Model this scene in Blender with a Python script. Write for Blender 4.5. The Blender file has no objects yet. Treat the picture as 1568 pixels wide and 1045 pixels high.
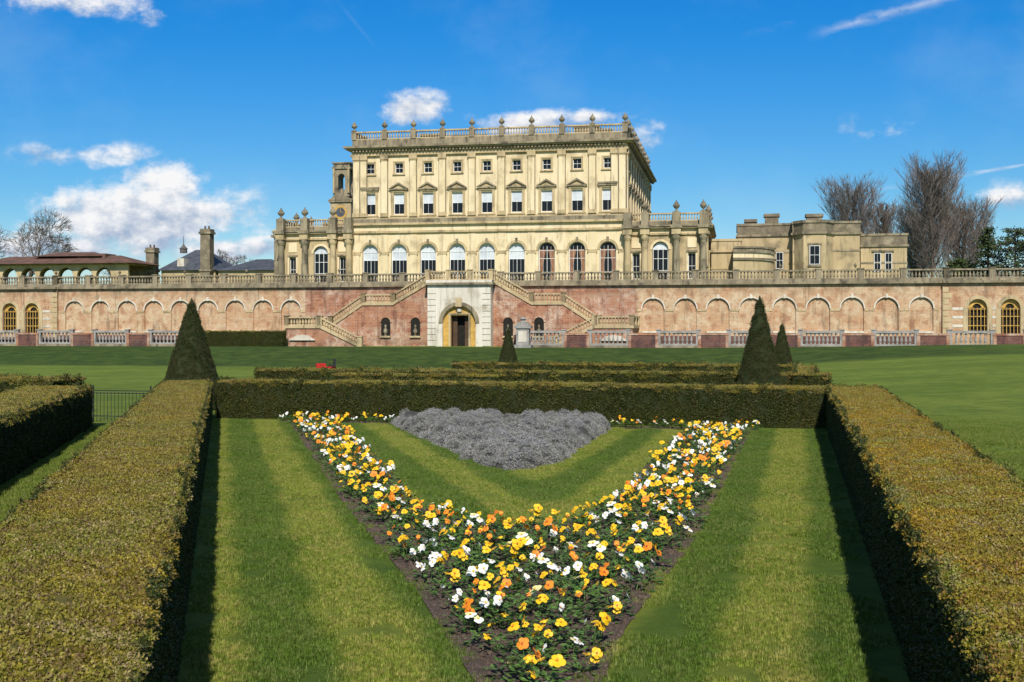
import bpy, bmesh, math, random
from mathutils import Vector, Matrix, noise
R=random.Random(7)
TH=math.atan(.19); CT=math.cos(TH); ST=math.sin(TH)
sc=bpy.context.scene
sc.view_settings.view_transform='Standard'; sc.view_settings.look='None'; sc.view_settings.exposure=0
# ---------------------------------------------------------------- materials
class NT:
    def __init__(s,nt): s.nt=nt
    def n(s,t,**k):
        x=s.nt.nodes.new(t)
        for a,b in k.items(): setattr(x,a,b)
        return x
    def put(s,sock,v):
        if hasattr(v,'is_output'): s.nt.links.new(v,sock)
        else: sock.default_value=v
    def m(s,op,a,b=0.0,c=0.0,clamp=False):
        x=s.n('ShaderNodeMath',operation=op,use_clamp=clamp)
        s.put(x.inputs[0],a); s.put(x.inputs[1],b); s.put(x.inputs[2],c); return x.outputs[0]
    def mix(s,f,a,b,bt='MIX'):
        x=s.n('ShaderNodeMix',data_type='RGBA',blend_type=bt)
        s.put(x.inputs[0],f); s.put(x.inputs[6],a); s.put(x.inputs[7],b); return x.outputs[2]
    def ss(s,v,a,b,c=0.0,d=1.0):
        x=s.n('ShaderNodeMapRange',interpolation_type='SMOOTHSTEP')
        s.put(x.inputs[0],v); x.inputs[1].default_value=a; x.inputs[2].default_value=b; x.inputs[3].default_value=c; x.inputs[4].default_value=d
        return x.outputs[0]
    def noise(s,vec,sc,det=4,rough=.55):
        x=s.n('ShaderNodeTexNoise'); s.put(x.inputs['Vector'],vec); x.inputs['Scale'].default_value=sc
        x.inputs['Detail'].default_value=det; x.inputs['Roughness'].default_value=rough; return x.outputs[0]
def C(*a): return (a[0],a[1],a[2],1)
def newmat(name):
    m=bpy.data.materials.new(name); m.use_nodes=True
    t=NT(m.node_tree); b=m.node_tree.nodes['Principled BSDF']
    return m,t,b
def mott(name,c1,c2,scale=1.0,rough=.85,bump=0.0,bscale=20,c3=None,s3=.25,streak=False,spec=.3,metal=0):
    m,t,b=newmat(name)
    tc=t.n('ShaderNodeTexCoord').outputs['Object']
    v=tc
    if streak:
        mp=t.n('ShaderNodeMapping'); t.put(mp.inputs[0],tc); mp.inputs['Scale'].default_value=(1,1,.22); v=mp.outputs[0]
    f=t.ss(t.noise(v,scale,5,.6),.32,.68)
    col=t.mix(f,C(*c1),C(*c2))
    if c3:
        col=t.mix(t.ss(t.noise(tc,s3,4,.6),.5,.72),col,C(*c3))
        if streak:
            mp2=t.n('ShaderNodeMapping'); t.put(mp2.inputs[0],tc); mp2.inputs['Scale'].default_value=(2.6,2.6,.3)
            col=t.mix(t.ss(t.noise(mp2.outputs[0],1.0,4,.65),.52,.70,0,.85),col,C(*c3))
    t.put(b.inputs['Base Color'],col); b.inputs['Roughness'].default_value=rough; b.inputs['Metallic'].default_value=metal
    b.inputs['Specular IOR Level'].default_value=spec
    if bump:
        bp=t.n('ShaderNodeBump'); bp.inputs['Strength'].default_value=bump; bp.inputs['Distance'].default_value=.05
        t.put(bp.inputs['Height'],t.noise(tc,bscale,6,.65)); t.put(b.inputs['Normal'],bp.outputs[0])
    return m
def stripes(t,pos,col):
    # mowing bands that run parallel to the wedge hedges
    sp=t.n('ShaderNodeSeparateXYZ'); t.put(sp.inputs[0],pos)
    x,y=sp.outputs[0],sp.outputs[1]
    dx=t.m('SUBTRACT',x,.1)
    w=t.m('SUBTRACT',t.m('MULTIPLY',y,.247),t.m('SQRT',t.m('ADD',t.m('MULTIPLY',dx,dx),.12)))
    wob=t.m('ADD',w,t.m('MULTIPLY',t.m('SUBTRACT',t.noise(pos,.9,4,.65),.5),.5))
    ph=t.ss(x,-.6,.8,0,.6)
    s=t.m('COSINE',t.m('MULTIPLY',t.m('SUBTRACT',t.m('ADD',wob,ph),.92),2*math.pi/1.22))
    f=t.ss(s,-.55,.55)
    near=t.m('MULTIPLY',t.ss(y,29,31,1,0),t.ss(w,-.6,-.3))
    dark=t.mix(1.0,col,(.74,.86,.84,1),'MULTIPLY'); light=t.mix(1.0,col,(1.5,1.3,1.4,1),'MULTIPLY')
    return t.mix(near,col,t.mix(f,dark,light))
def leafmat(name,c1,c2,c3,ps=.8,trans=.25,rough=.55,stripe=False,fine=40):
    m,t,b=newmat(name)
    pos=t.n('ShaderNodeNewGeometry').outputs['Position']
    rnd=t.n('ShaderNodeObjectInfo').outputs['Random']
    col=t.mix(t.ss(t.noise(pos,ps,4,.6),.35,.65),C(*c1),C(*c2))
    col=t.mix(t.ss(t.m('ADD',t.noise(pos,fine*.5,2,.6),t.m('MULTIPLY',rnd,.15)),.52,.72),col,C(*c3))
    if stripe: col=stripes(t,pos,col)
    hs=t.n('ShaderNodeHueSaturation'); t.put(hs.inputs['Color'],col); t.put(hs.inputs['Value'],t.ss(t.noise(pos,fine,1),.25,.75,.55,1.45))
    col=hs.outputs[0]
    t.put(b.inputs['Base Color'],col); b.inputs['Roughness'].default_value=rough; b.inputs['Specular IOR Level'].default_value=.25
    tr=t.n('ShaderNodeBsdfTranslucent'); t.put(tr.inputs[0],col)
    mx=t.n('ShaderNodeMixShader'); mx.inputs[0].default_value=trans
    t.nt.links.new(b.outputs[0],mx.inputs[1]); t.nt.links.new(tr.outputs[0],mx.inputs[2])
    t.nt.links.new(mx.outputs[0],m.node_tree.nodes['Material Output'].inputs[0])
    return m
M_={}
M_['stone']=mott('cream_stone',(.54,.42,.245),(.42,.32,.18),.6,.85,.15,8,c3=(.22,.175,.105),s3=.45,streak=True)
M_['render']=mott('pale_stucco',(.76,.63,.42),(.67,.54,.33),.5,.85,c3=(.43,.335,.20),s3=.4,streak=True)
M_['wstone']=mott('weathered_stone',(.33,.275,.18),(.19,.158,.105),1.3,.9,.3,10,c3=(.08,.07,.052),s3=.7,streak=True)
M_['gstone']=mott('grey_stone',(.36,.34,.31),(.22,.21,.19),1.6,.9,.3,10)
M_['white']=mott('white_ashlar',(.68,.63,.54),(.56,.51,.42),.8,.8,c3=(.38,.33,.25),s3=.8,streak=True)
M_['paint']=mott('white_paint',(.8,.8,.78),(.74,.74,.72),1,.5)
M_['blind']=mott('window_blind',(.62,.66,.70),(.46,.50,.56),.6,.5)
M_['gold']=mott('gold_mosaic',(.62,.38,.09),(.42,.25,.06),3,.5)
M_['iron']=mott('black_iron',(.02,.02,.02),(.03,.03,.03),3,.5)
M_['dark']=mott('dark_interior',(.012,.010,.008),(.02,.017,.013),2,.9)
M_['door']=mott('oak_door',(.10,.055,.03),(.06,.035,.02),2,.6)
M_['curtain']=mott('curtain',(.30,.15,.08),(.22,.11,.07),2,.9)
M_['slate']=mott('slate_roof',(.09,.10,.12),(.05,.055,.07),1.2,.6,.2,8)
M_['tile']=mott('brown_tile_roof',(.17,.09,.065),(.10,.06,.045),1.0,.8,.3,8)
M_['lead']=mott('lead_roof',(.13,.12,.11),(.09,.085,.08),1.0,.7)
M_['soil']=mott('soil',(.15,.105,.082),(.09,.064,.05),9,.95,.9,45,c3=(.22,.165,.13),s3=25)
M_['bark']=mott('bark',(.16,.135,.11),(.10,.085,.07),2,.95)
M_['twig']=mott('bare_twigs',(.24,.195,.17),(.14,.12,.108),.4,.95)
M_['red']=mott('red_paint',(.5,.02,.015),(.4,.015,.012),3,.35)
M_['rubber']=mott('rubber',(.02,.02,.02),(.03,.03,.03),3,.8)
M_['chim']=mott('chimney_stone',(.22,.18,.12),(.13,.108,.075),1.5,.9,.2,8,c3=(.32,.27,.19),s3=.8)
def glassmat():
    m,t,b=newmat('window_glass'); b.inputs['Base Color'].default_value=(.010,.012,.016,1); b.inputs['Roughness'].default_value=.12
    b.inputs['Specular IOR Level'].default_value=.2; return m
M_['glass']=glassmat()
def brickmat(name,reds,pale,mort,palef):
    m,t,b=newmat(name)
    tc=t.n('ShaderNodeTexCoord').outputs['Object']
    sp=t.n('ShaderNodeSeparateXYZ'); t.put(sp.inputs[0],tc)
    cb=t.n('ShaderNodeCombineXYZ'); t.put(cb.inputs[0],t.m('ADD',sp.outputs[0],sp.outputs[1])); t.put(cb.inputs[1],sp.outputs[2])
    br=t.n('ShaderNodeTexBrick'); t.put(br.inputs['Vector'],cb.outputs[0]); br.inputs['Scale'].default_value=1
    br.inputs['Brick Width'].default_value=.44; br.inputs['Row Height'].default_value=.15; br.inputs['Mortar Size'].default_value=.014
    br.inputs['Color1'].default_value=C(*reds[0]); br.inputs['Color2'].default_value=C(*reds[1]); br.inputs['Mortar'].default_value=C(*mort)
    n1=t.ss(t.noise(tc,.4,7,.7),palef,palef+.13)
    n1b=t.ss(t.noise(tc,2.6,5,.7),.36,.6)
    col=t.mix(t.m('MULTIPLY',t.m('MULTIPLY',n1,n1b),.9),br.outputs[0],C(*pale))
    n2=t.ss(t.noise(tc,1.3,5,.7),.51,.61)
    col=t.mix(t.m('MULTIPLY',n2,.8),col,C(*reds[2]))
    mp=t.n('ShaderNodeMapping'); t.put(mp.inputs[0],tc); mp.inputs['Scale'].default_value=(.18,.18,2.4)
    n3=t.ss(t.noise(mp.outputs[0],1.0,4,.6),.5,.66)
    col=t.mix(t.m('MULTIPLY',n3,.5),col,C(*mort))
    mp=t.n('ShaderNodeMapping'); t.put(mp.inputs[0],tc); mp.inputs['Scale'].default_value=(1.6,1.6,.25)
    n4=t.ss(t.noise(mp.outputs[0],1.0,4,.65),.52,.68)
    col=t.mix(t.m('MULTIPLY',n4,.65),col,C(reds[2][0]*.55,reds[2][1]*.7,reds[2][2]*.8))
    # patchy darker zone under the cornice and at the foot
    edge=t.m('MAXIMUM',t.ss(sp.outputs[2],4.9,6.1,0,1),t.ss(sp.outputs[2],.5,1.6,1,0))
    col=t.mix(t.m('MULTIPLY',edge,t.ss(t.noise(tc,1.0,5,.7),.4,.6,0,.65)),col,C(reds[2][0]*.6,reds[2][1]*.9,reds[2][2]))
    t.put(b.inputs['Base Color'],col); b.inputs['Roughness'].default_value=.9; b.inputs['Specular IOR Level'].default_value=.2
    return m
M_['brick']=brickmat('pink_brick',[(.51,.30,.17),(.42,.235,.13),(.34,.165,.09)],(.60,.48,.33),(.50,.38,.25),.42)
M_['brickr']=brickmat('red_brick',[(.40,.175,.095),(.32,.13,.075),(.24,.09,.055)],(.56,.44,.34),(.40,.29,.20),.45)
M_['brickd']=brickmat('dark_red_brick',[(.19,.07,.05),(.13,.055,.045),(.085,.045,.04)],(.24,.17,.135),(.17,.12,.10),.56)

# ---------------------------------------------------------------- mesh builder
class MB:
    def __init__(s): s.v=[];s.f=[];s.mi=[];s.mats=[];s.T=None
    def mid(s,k):
        if k not in s.mats: s.mats.append(k)
        return s.mats.index(k)
    def add(s,vs,fs,mat):
        o=len(s.v)
        if s.T: vs=[s.T(*p) for p in vs]
        s.v+= [tuple(p) for p in vs]; k=s.mid(mat)
        for f in fs: s.f.append([i+o for i in f]); s.mi.append(k)
    def box(s,a,b,c,d,z0,z1,mat):
        vs=[(a,c,z0),(b,c,z0),(b,d,z0),(a,d,z0),(a,c,z1),(b,c,z1),(b,d,z1),(a,d,z1)]
        s.add(vs,[(0,3,2,1),(4,5,6,7),(0,1,5,4),(1,2,6,5),(2,3,7,6),(3,0,4,7)],mat)
    def prism(s,pts,e0,e1,mat):
        n=len(pts); vs=[(p[0],e0,p[1]) for p in pts]+[(p[0],e1,p[1]) for p in pts]
        s.add(vs,[tuple(range(n)),tuple(range(2*n-1,n-1,-1))]+[(i,(i+1)%n,n+(i+1)%n,n+i) for i in range(n)],mat)
    def beam(s,p,q,w,h,mat):
        p=Vector(p);q=Vector(q); d=(q-p); d.z=0
        if d.length<1e-6: d=Vector((1,0,0))
        n=Vector((-d.y,d.x,0)).normalized()*w/2; u=Vector((0,0,h))
        vs=[p-n,q-n,q+n,p+n,p-n+u,q-n+u,q+n+u,p+n+u]
        s.add(vs,[(0,3,2,1),(4,5,6,7),(0,1,5,4),(1,2,6,5),(2,3,7,6),(3,0,4,7)],mat)
    def lathe(s,c,prof,n,mat):
        vs=[];fs=[]
        for r,z in prof:
            for i in range(n):
                a=2*math.pi*(i+.5)/n; vs.append((c[0]+r*math.cos(a),c[1]+r*math.sin(a),c[2]+z))
        for j in range(len(prof)-1):
            for i in range(n):
                k=(i+1)%n; fs.append((j*n+i,j*n+k,(j+1)*n+k,(j+1)*n+i))
        fs.append(tuple((len(prof)-1)*n+i for i in range(n)))
        s.add(vs,fs,mat)
    def tube(s,p,q,r0,r1,n,mat):
        p=Vector(p);q=Vector(q);d=(q-p).normalized()
        a=d.orthogonal().normalized(); b=d.cross(a); vs=[]
        for c,r in ((p,r0),(q,r1)):
            for i in range(n):
                t=2*math.pi*i/n; vs.append(c+a*r*math.cos(t)+b*r*math.sin(t))
        s.add(vs,[(i,(i+1)%n,n+(i+1)%n,n+i) for i in range(n)],mat)
    def obj(s,name,parent=None,smooth=False,link=True):
        me=bpy.data.meshes.new(name); me.from_pydata(s.v,[],s.f)
        for k in s.mats: me.materials.append(M_[k] if isinstance(k,str) else k)
        me.polygons.foreach_set('material_index',s.mi)
        if smooth: me.polygons.foreach_set('use_smooth',[True]*len(s.f))
        me.update()
        o=bpy.data.objects.new(name,me)
        if link: sc.collection.objects.link(o)
        if parent: o.parent=parent
        return o
def empty(name,loc,rz=0):
    o=bpy.data.objects.new(name,None); o.location=loc; o.rotation_euler=(0,0,rz); sc.collection.objects.link(o); return o
def wall(mb,s0,s1,z0,z1,e,t,ops,mat,N=12):
    cur=s0
    for c,w,b,top,arch in sorted(ops):
        l,r=c-w/2,c+w/2
        mb.box(cur,l,e,e+t,z0,z1,mat)
        if b>z0: mb.box(l,r,e,e+t,z0,b,mat)
        if not arch: mb.box(l,r,e,e+t,top,z1,mat)
        else:
            sp=top-w/2; vs=[];fs=[]
            for i in range(N+1):
                a=math.pi*(1-i/N); x=c+w/2*math.cos(a); z=sp+w/2*math.sin(a)
                vs+=[(x,e,z),(x,e,z1),(x,e+t,z),(x,e+t,z1)]
            for i in range(N):
                j=4*i; fs+=[(j,j+4,j+5,j+1),(j,j+2,j+6,j+4),(j+2,j+3,j+7,j+6),(j+1,j+5,j+7,j+3)]
            mb.add(vs,fs,mat)
        cur=r
    mb.box(cur,s1,e,e+t,z0,z1,mat)
def arcring(mb,c,w,sp,e0,e1,th,mat,N=12):
    vs=[];fs=[]
    for i in range(N+1):
        a=math.pi*(1-i/N)
        for r in (w/2,w/2+th):
            x=c+r*math.cos(a); z=sp+r*math.sin(a); vs+=[(x,e0,z),(x,e1,z)]
    for i in range(N):
        j=4*i; fs+=[(j,j+4,j+6,j+2),(j,j+1,j+5,j+4),(j+2,j+6,j+7,j+3),(j+1,j+3,j+7,j+5)]
    mb.add(vs,fs,mat)
def archpane(mb,c,w,b,top,e,mat,N=12):
    sp=top-w/2; vs=[(c-w/2,e,b),(c+w/2,e,b)]
    for i in range(N+1):
        a=math.pi*i/N; vs.append((c+w/2*math.cos(a),e,sp+w/2*math.sin(a)))
    mb.add(vs,[tuple(range(len(vs)))],mat)
BAL=[(.07,0),(.07,.08),(.045,.12),(.095,.3),(.085,.42),(.04,.72),(.06,.85),(.07,1)]
def balus(mb,p,q,h,mat,gap=.27,piers=None,endp=(True,True),n=6,pw=.42,w=.3,bs=1.0):
    p=Vector(p);q=Vector(q);L=(q-p).length
    mb.beam(p,q,w,.12*h,mat); mb.beam(p+Vector((0,0,.84*h)),q+Vector((0,0,.84*h)),w+.06,.16*h,mat)
    k=int(L/gap)
    ps=[]
    if piers:
        m=max(1,round(L/piers)); ps=[i/m for i in range(m+1)]
        if not endp[0]: ps=ps[1:]
        if not endp[1]: ps=ps[:-1]
    for i in range(k):
        t=(i+.5)/k
        if any(abs(t-a)*L<pw/2+.06 for a in ps): continue
        c=p.lerp(q,t)
        mb.lathe((c.x,c.y,c.z+.11*h),[(r*bs,z*.74*h) for r,z in BAL],n,mat)
    for a in ps:
        c=p.lerp(q,a); hw=pw/2
        mb.box(c.x-hw,c.x+hw,c.y-hw,c.y+hw,c.z-.02,c.z+h+.03,mat)
        mb.box(c.x-hw-.05,c.x+hw+.05,c.y-hw-.05,c.y+hw+.05,c.z+h+.03,c.z+h+.12,mat)
URN=[(.22,0),(.22,.1),(.08,.16),(.08,.24),(.28,.42),(.36,.6),(.34,.66),(.2,.72),(.24,.78),(.14,.9),(.05,.98),(.07,1.06),(.02,1.14)]
def urn(mb,c,s,mat): mb.lathe(c,[(r*s,z*s) for r,z in URN],8,mat)
def sash(mb,c,w,b,t,e,blind=0.0,bars=1):
    mb.box(c-w/2,c+w/2,e,e+.03,b,t,'glass')
    fw=.055
    mb.box(c-w/2,c-w/2+fw,e-.06,e-.002,b,t,'paint'); mb.box(c+w/2-fw,c+w/2,e-.06,e-.002,b,t,'paint')
    mb.box(c-w/2+fw,c+w/2-fw,e-.055,e-.002,b,b+fw,'paint'); mb.box(c-w/2+fw,c+w/2-fw,e-.055,e-.002,t-fw,t,'paint')
    mb.box(c-w/2+fw,c+w/2-fw,e-.05,e-.002,(b+t)/2-.02,(b+t)/2+.02,'paint')
    for i in range(bars):
        x=c-w/2+w*(i+1)/(bars+1); mb.box(x-.01,x+.01,e-.045,e-.002,b+fw,t-fw,'paint')
    if blind>0: mb.box(c-w/2+fw,c+w/2-fw,e-.03,e-.001,t-fw-(t-b)*blind,t-fw-.002,'blind')

# ---------------------------------------------------------------- HOUSE
house=empty('country_house',(0,132,0),-TH)
HC=-2.9; HW=15.7; SP=3.42; FL=6.3
walls=MB(); wins=MB(); trim=MB(); bal=MB(); roof=MB(); urns=MB()
bays=[HC+SP*k for k in range(-4,5)]
s0,s1=HC-HW,HC+HW; DEP=36
wall(walls,s0,s1,FL,13.1,0,.5,[(c,1.85,7.2,11.85,True) for c in bays],'render')
for i,c in enumerate(bays):
    arcring(trim,c,1.85,11.85-.925,-.07,.02,.28,'stone')
    trim.box(c-.13,c+.13,-.14,-.075,11.8,12.35,'wstone')
    e=.38
    if i<6:
        archpane(wins,c,1.85,10.0,11.85,e,'blind'); wins.box(c-.925,c+.925,e,e+.04,7.2,10.0,'glass')
    else:
        archpane(wins,c,1.85,7.2,11.85,e,'glass')
        for sg in (-1,1):
            wins.prism([(c+sg*.85,7.2),(c+sg*.30,7.2),(c+sg*.5,9.2),(c+sg*.12,11.0),(c+sg*.8,11.0)],e-.04,e-.02,'curtain')
    for x in (-.88,.88,0,-.44,.44):
        wd=.035 if abs(x)>.8 else (.022 if x==0 else .008)
        wins.box(c+x-wd,c+x+wd,e-.07,e-.005,7.2,10.95 if abs(x)>.5 else 11.4,'paint')
    for z in (8.45,9.98,10.88): wins.box(c-.83,c+.83,e-.065,e-.008,z,z+.045,'paint')
    arcring(wins,c,1.69,10.93,e-.07,e-.005,.08,'paint')
for k in range(-5,5):
    x=HC+(k+.5)*SP
    if abs(x-HC)>HW: x=HC+math.copysign(HW-.5,x-HC)
    trim.box(x-.45,x+.45,-.16,-.004,6.4,10.6,'render'); trim.box(x-.55,x+.55,-.2,-.004,10.6,10.95,'stone')
    trim.box(x-.4,x+.4,-.1,-.004,10.95,12.9,'render')
def band(z0,z1,p,mat='stone',mb=trim,a=s0,b=s1,d=DEP,e=0): mb.box(a-p,b+p,e-p,d+p,z0,z1,mat)
band(13.1,13.35,.25); band(13.35,14.0,.1,'render'); band(14.0,14.25,.45); band(14.25,14.7,.3,'wstone'); band(14.7,14.95,.12)
def upper(T,a0,a1,cs,pil):
    for mb in (walls,wins,trim): mb.T=T
    wall(walls,a0,a1,14.95,18.95,0,.5,[(c,1.25,15.25,17.65,False) for c in cs],'render')
    wall(walls,a0,a1,18.95,21.95,0,.5,[(c,.95,19.95,21.1,False) for c in cs],'render')
    for i,c in enumerate(cs):
        sash(wins,c,1.25,15.25,17.65,.3,.47,1); sash(wins,c,.95,19.95,21.1,.3,0,1)
        for sg in (-1,1):
            trim.box(c+sg*.78-.14,c+sg*.78+.14,-.1,-.003,15.1,17.8,'stone')
            trim.box(c+sg*.58-.1,c+sg*.58+.1,-.06,-.003,19.85,21.2,'stone')
        trim.box(c-.95,c+.95,-.14,-.003,17.8,18.0,'stone'); trim.box(c-1.05,c+1.05,-.3,-.003,18.0,18.14,'wstone')
        trim.box(c-.68,c+.68,-.08,-.003,21.2,21.32,'stone'); trim.box(c-.75,c+.75,-.16,-.003,19.72,19.85,'stone')
        trim.box(c-1.0,c+1.0,-.2,-.003,15.0,15.12,'stone')
        if 0<i<len(cs)-1:
            trim.prism([(c-1.1,18.14),(c+1.1,18.14),(c,18.72)],-.16,-.003,'stone')
            for sg in (-1,1): trim.prism([(c+sg*1.2,18.141),(c+sg*1.0,18.141),(c,18.66),(c,18.88)],-.36,-.162,'wstone')
        else:
            trim.box(c-1.1,c+1.1,-.36,-.003,18.2,18.4,'wstone')
    for x in pil:
        trim.box(x-.36,x+.36,-.2,-.003,15.4,21.35,'render'); trim.box(x-.46,x+.46,-.27,-.004,14.96,15.4,'stone')
        trim.box(x-.42,x+.42,-.24,-.004,21.35,21.5,'stone'); trim.box(x-.48,x+.48,-.32,-.004,21.5,21.94,'stone')
        for sg in (-1,1): trim.box(x+sg*.40-.035,x+sg*.40+.035,-.1,-.003,15.4,21.35,'chim')
    for mb in (walls,wins,trim): mb.T=None
pil=[HC+(k+.5)*SP for k in range(-4,4)]+[s0+.4,s1-.4,s0+1.25,s1-1.25]
upper(None,s0,s1,bays,pil)
sb=[3.0+SP*k for k in range(10)]
upper(lambda a,d,z:(s1-d,a,z),.5,DEP,sb,[.55]+[3+SP*(k+.5) for k in range(10)])
walls.box(s0,s0+.5,.5,DEP,14.95,21.95,'render'); walls.box(s0,s1-.5,DEP-.5,DEP,14.95,21.95,'render')
walls.box(s0,s0+.5,.5,DEP,FL,13.1,'render'); walls.box(s1-.5,s1,.5,DEP,FL,13.1,'render')
roof.box(s0+.55,s1-.55,1.6,DEP-.55,FL,23.3,'dark')
band(21.95,22.2,.3); band(22.2,22.62,.16,'render')
for i in range(80):
    x=s0+ (s1-s0)*(i+.5)/80; trim.box(x-.1,x+.1,-.62,-.3,22.40,22.66,'wstone')
for i in range(80):
    y=DEP*(i+.5)/80; trim.box(s1+.3,s1+.62,y-.1,y+.1,22.40,22.66,'wstone')
band(22.66,22.82,.72); band(22.82,23.05,.95,'wstone'); band(23.05,23.85,.1,'wstone')
pz=23.85
pp=[s0+.1]+[HC+(k+.5)*SP for k in range(-4,4)]+[s1-.1]
for a,b in zip(pp[:-1],pp[1:]): balus(bal,(a,.05,pz),(b,.05,pz),.95,'stone',.3,100,w=.28,n=5,bs=1.0)
for x in pp: urn(urns,(x,.05,pz+1.05),1.0,'wstone'); bal.box(x-.3,x+.3,-.2,.3,pz-.01,pz+1.06,'wstone')
for k in range(9): 
    a=.05+3.9*k; balus(bal,(s1-.1,a,pz),(s1-.1,a+3.9,pz),.95,'wstone',.3,100,n=5); urn(urns,(s1-.1,a+3.9,pz+1.05),1,'wstone')
balus(bal,(s0+.1,.05,pz),(s0+.1,30,pz),.95,'wstone',.4,3.9,n=5)
for a,b,z in ((-12.2,-9.5,25.35),(-9.2,-4.4,25.1),(-1,3,25.0),(6.2,9.0,25.75),(9.3,10.4,25.3)):
    roof.box(a,b,6,8,23.3,z-.25,'chim'); roof.box(a-.12,b+.12,5.88,8.12,z-.25,z,'chim')
# wings
for sg in (-1,1):
    a,b=sorted((HC+sg*15.72,HC+sg*24.65)); ef=-.4; wd=15
    cc=[HC+sg*x for x in (16.85,19.5,22.9)]
    wall(walls,a,b,FL,12.4,ef,.5,[(cc[0],.8,7.6,10.4,False),(cc[1],1.75,7.2,11.7,True),(cc[2],.8,7.6,10.4,False)],'stone')
    for c in (cc[0],cc[2]):
        sash(wins,c,.8,7.6,10.4,ef+.3,0,1); trim.box(c-.6,c+.6,ef-.2,ef-.003,10.5,10.7,'wstone')
        for s_ in (-1,1): trim.box(c+s_*.5-.1,c+s_*.5+.1,ef-.1,ef-.003,7.5,10.5,'render')
        trim.box(c-.5,c+.5,ef-.08,ef-.003,11.0,12.1,'render')
    c=cc[1]; archpane(wins,c,1.75,7.2,11.7,ef+.33,'glass'); arcring(trim,c,1.75,10.82,ef-.08,ef+.01,.25,'render')
    archpane(wins,c,1.6,10.9,11.62,ef+.3,'blind')
    for x in (-.8,-.27,.27,.8): wins.box(c+x-.025,c+x+.025,ef+.22,ef+.3,7.2,11.2,'paint')
    for z in (7.2,8.5,9.8,10.8): wins.box(c-.76,c+.76,ef+.23,ef+.295,z,z+.05,'paint')
    out=a if sg<0 else b
    walls.box(min(out,out-sg*.5),max(out,out-sg*.5),ef+.5,wd,FL,12.4,'stone')
    for y in (2.5,6,9.5,13):
        wins.box(min(out+sg*.01,out+sg*.03),max(out+sg*.01,out+sg*.03),y-.5,y+.5,7.6,10.6,'glass')
        trim.box(min(out,out+sg*.12),max(out,out+sg*.12),y-.7,y-.5,7.4,10.8,'stone'); trim.box(min(out,out+sg*.12),max(out,out+sg*.12),y+.5,y+.7,7.4,10.8,'stone')
    roof.box(a+.6,b-.6,1.2,wd,FL,13.6,'dark')
    for z0,z1,p,m in ((12.4,12.62,.2,'stone'),(12.62,13.1,.08,'render'),(13.1,13.3,.5,'wstone'),(13.3,13.46,.62,'wstone'),(13.46,13.9,.1,'wstone')):
        if sg>0: trim.box(a+.01,b+p,ef-p,wd+p,z0,z1,m)
        else: trim.box(a-p,b-.01,ef-p,wd+p,z0,z1,m)
    for rel in (15.95,17.85,21.25,24.15):
        x=HC+sg*rel
        trim.lathe((x,ef-.55,FL),[(.48,0),(.48,.3),(.38,.45),(.37,3),(.32,5.2),(.32,5.4),(.45,5.7),(.48,5.95),(.48,6.08)],12,'wstone' if rel>20 else 'stone')
        trim.box(x-.5,x+.5,ef-1.05,ef-.21,12.41,13.08,'stone'); trim.box(x-.62,x+.62,ef-1.2,ef-.63,13.08,13.44,'wstone')
        trim.box(x-.42,x+.42,ef-.95,ef-.11,13.44,14.85,'wstone')
        if rel in(17.85,21.25,24.15): urn(urns,(x,ef-.5,14.86),1.15,'chim')
    balus(bal,(a+.1,ef+.05,13.9),(b-.1,ef+.05,13.9),.9,'stone',.3,None,n=5)
    balus(bal,(out-sg*.1,ef+.1,13.9),(out-sg*.1,wd,13.9),.9,'wstone',.35,5,n=5)
    for y in (5,10,15): urn(urns,(out-sg*.1,y,14.95),1.1,'chim')
walls.box(-29.3,-27.7,2.5,14,FL,13.0,'wstone'); trim.box(-29.6,-27.56,2.2,14.2,13.0,13.3,'wstone'); trim.box(-29.4,-27.56,2.4,14.1,13.3,13.95,'stone')
def block(a,b,e0,e1,z,top='wstone'):
    walls.box(a,b,e0,e1,FL,z-1.5,'stone'); trim.box(a-.2,b+.2,e0-.2,e1+.2,z-1.5,z-1.25,top); trim.box(a-.05,b+.05,e0-.05,e1+.05,z-1.25,z-.25,'chim' if top=='wstone' else 'stone'); trim.box(a-.14,b+.14,e0-.14,e1+.14,z-.25,z,top)
    trim.box(a-.06,b+.06,e0-.06,e0,z-3.4,z-3.2,top)
block(22.0,25.2,4,14,12.2,'stone')
block(24.9,31.2,8,18,14.2); block(31.0,38.3,6.5,17,14.2); block(38.6,43.6,8.5,17,12.9)
oc=33.3
ang=[(-2.1,6.4),(-1.2,5.0),(1.2,5.0),(2.1,6.4)]
def baypoly(mb,z0,z1,k,mat):
    vs=[(oc+x*k,6.5+(y-6.5)*k,z) for z in (z0,z1) for x,y in ang]
    mb.add(vs,[(0,1,5,4),(1,2,6,5),(2,3,7,6),(4,5,6,7),(0,3,2,1),(3,0,4,7)],mat)
baypoly(walls,FL,12.7,1,'stone'); baypoly(trim,12.7,12.95,1.12,'wstone'); baypoly(trim,12.95,13.95,1.02,'chim'); baypoly(trim,13.95,14.25,1.1,'wstone')
sash(wins,oc,1.1,9.3,11.4,4.97,0,1); trim.box(oc-.7,oc-.56,4.9,4.999,9.2,11.5,'wstone'); trim.box(oc+.56,oc+.7,4.9,4.999,9.2,11.5,'wstone'); trim.box(oc-.75,oc+.75,4.85,4.999,11.5,11.7,'wstone'); trim.box(oc-.75,oc+.75,4.85,4.999,9.05,9.2,'wstone')
for c in (40.4,41.6): sash(wins,c,.75,8.6,10.7,8.45,0,1)
trim.box(39.8,42.2,8.3,8.49,10.85,11.05,'wstone')
for c in (28.3,29.6): sash(wins,c,.8,9.0,10.9,7.95,0,1)
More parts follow.
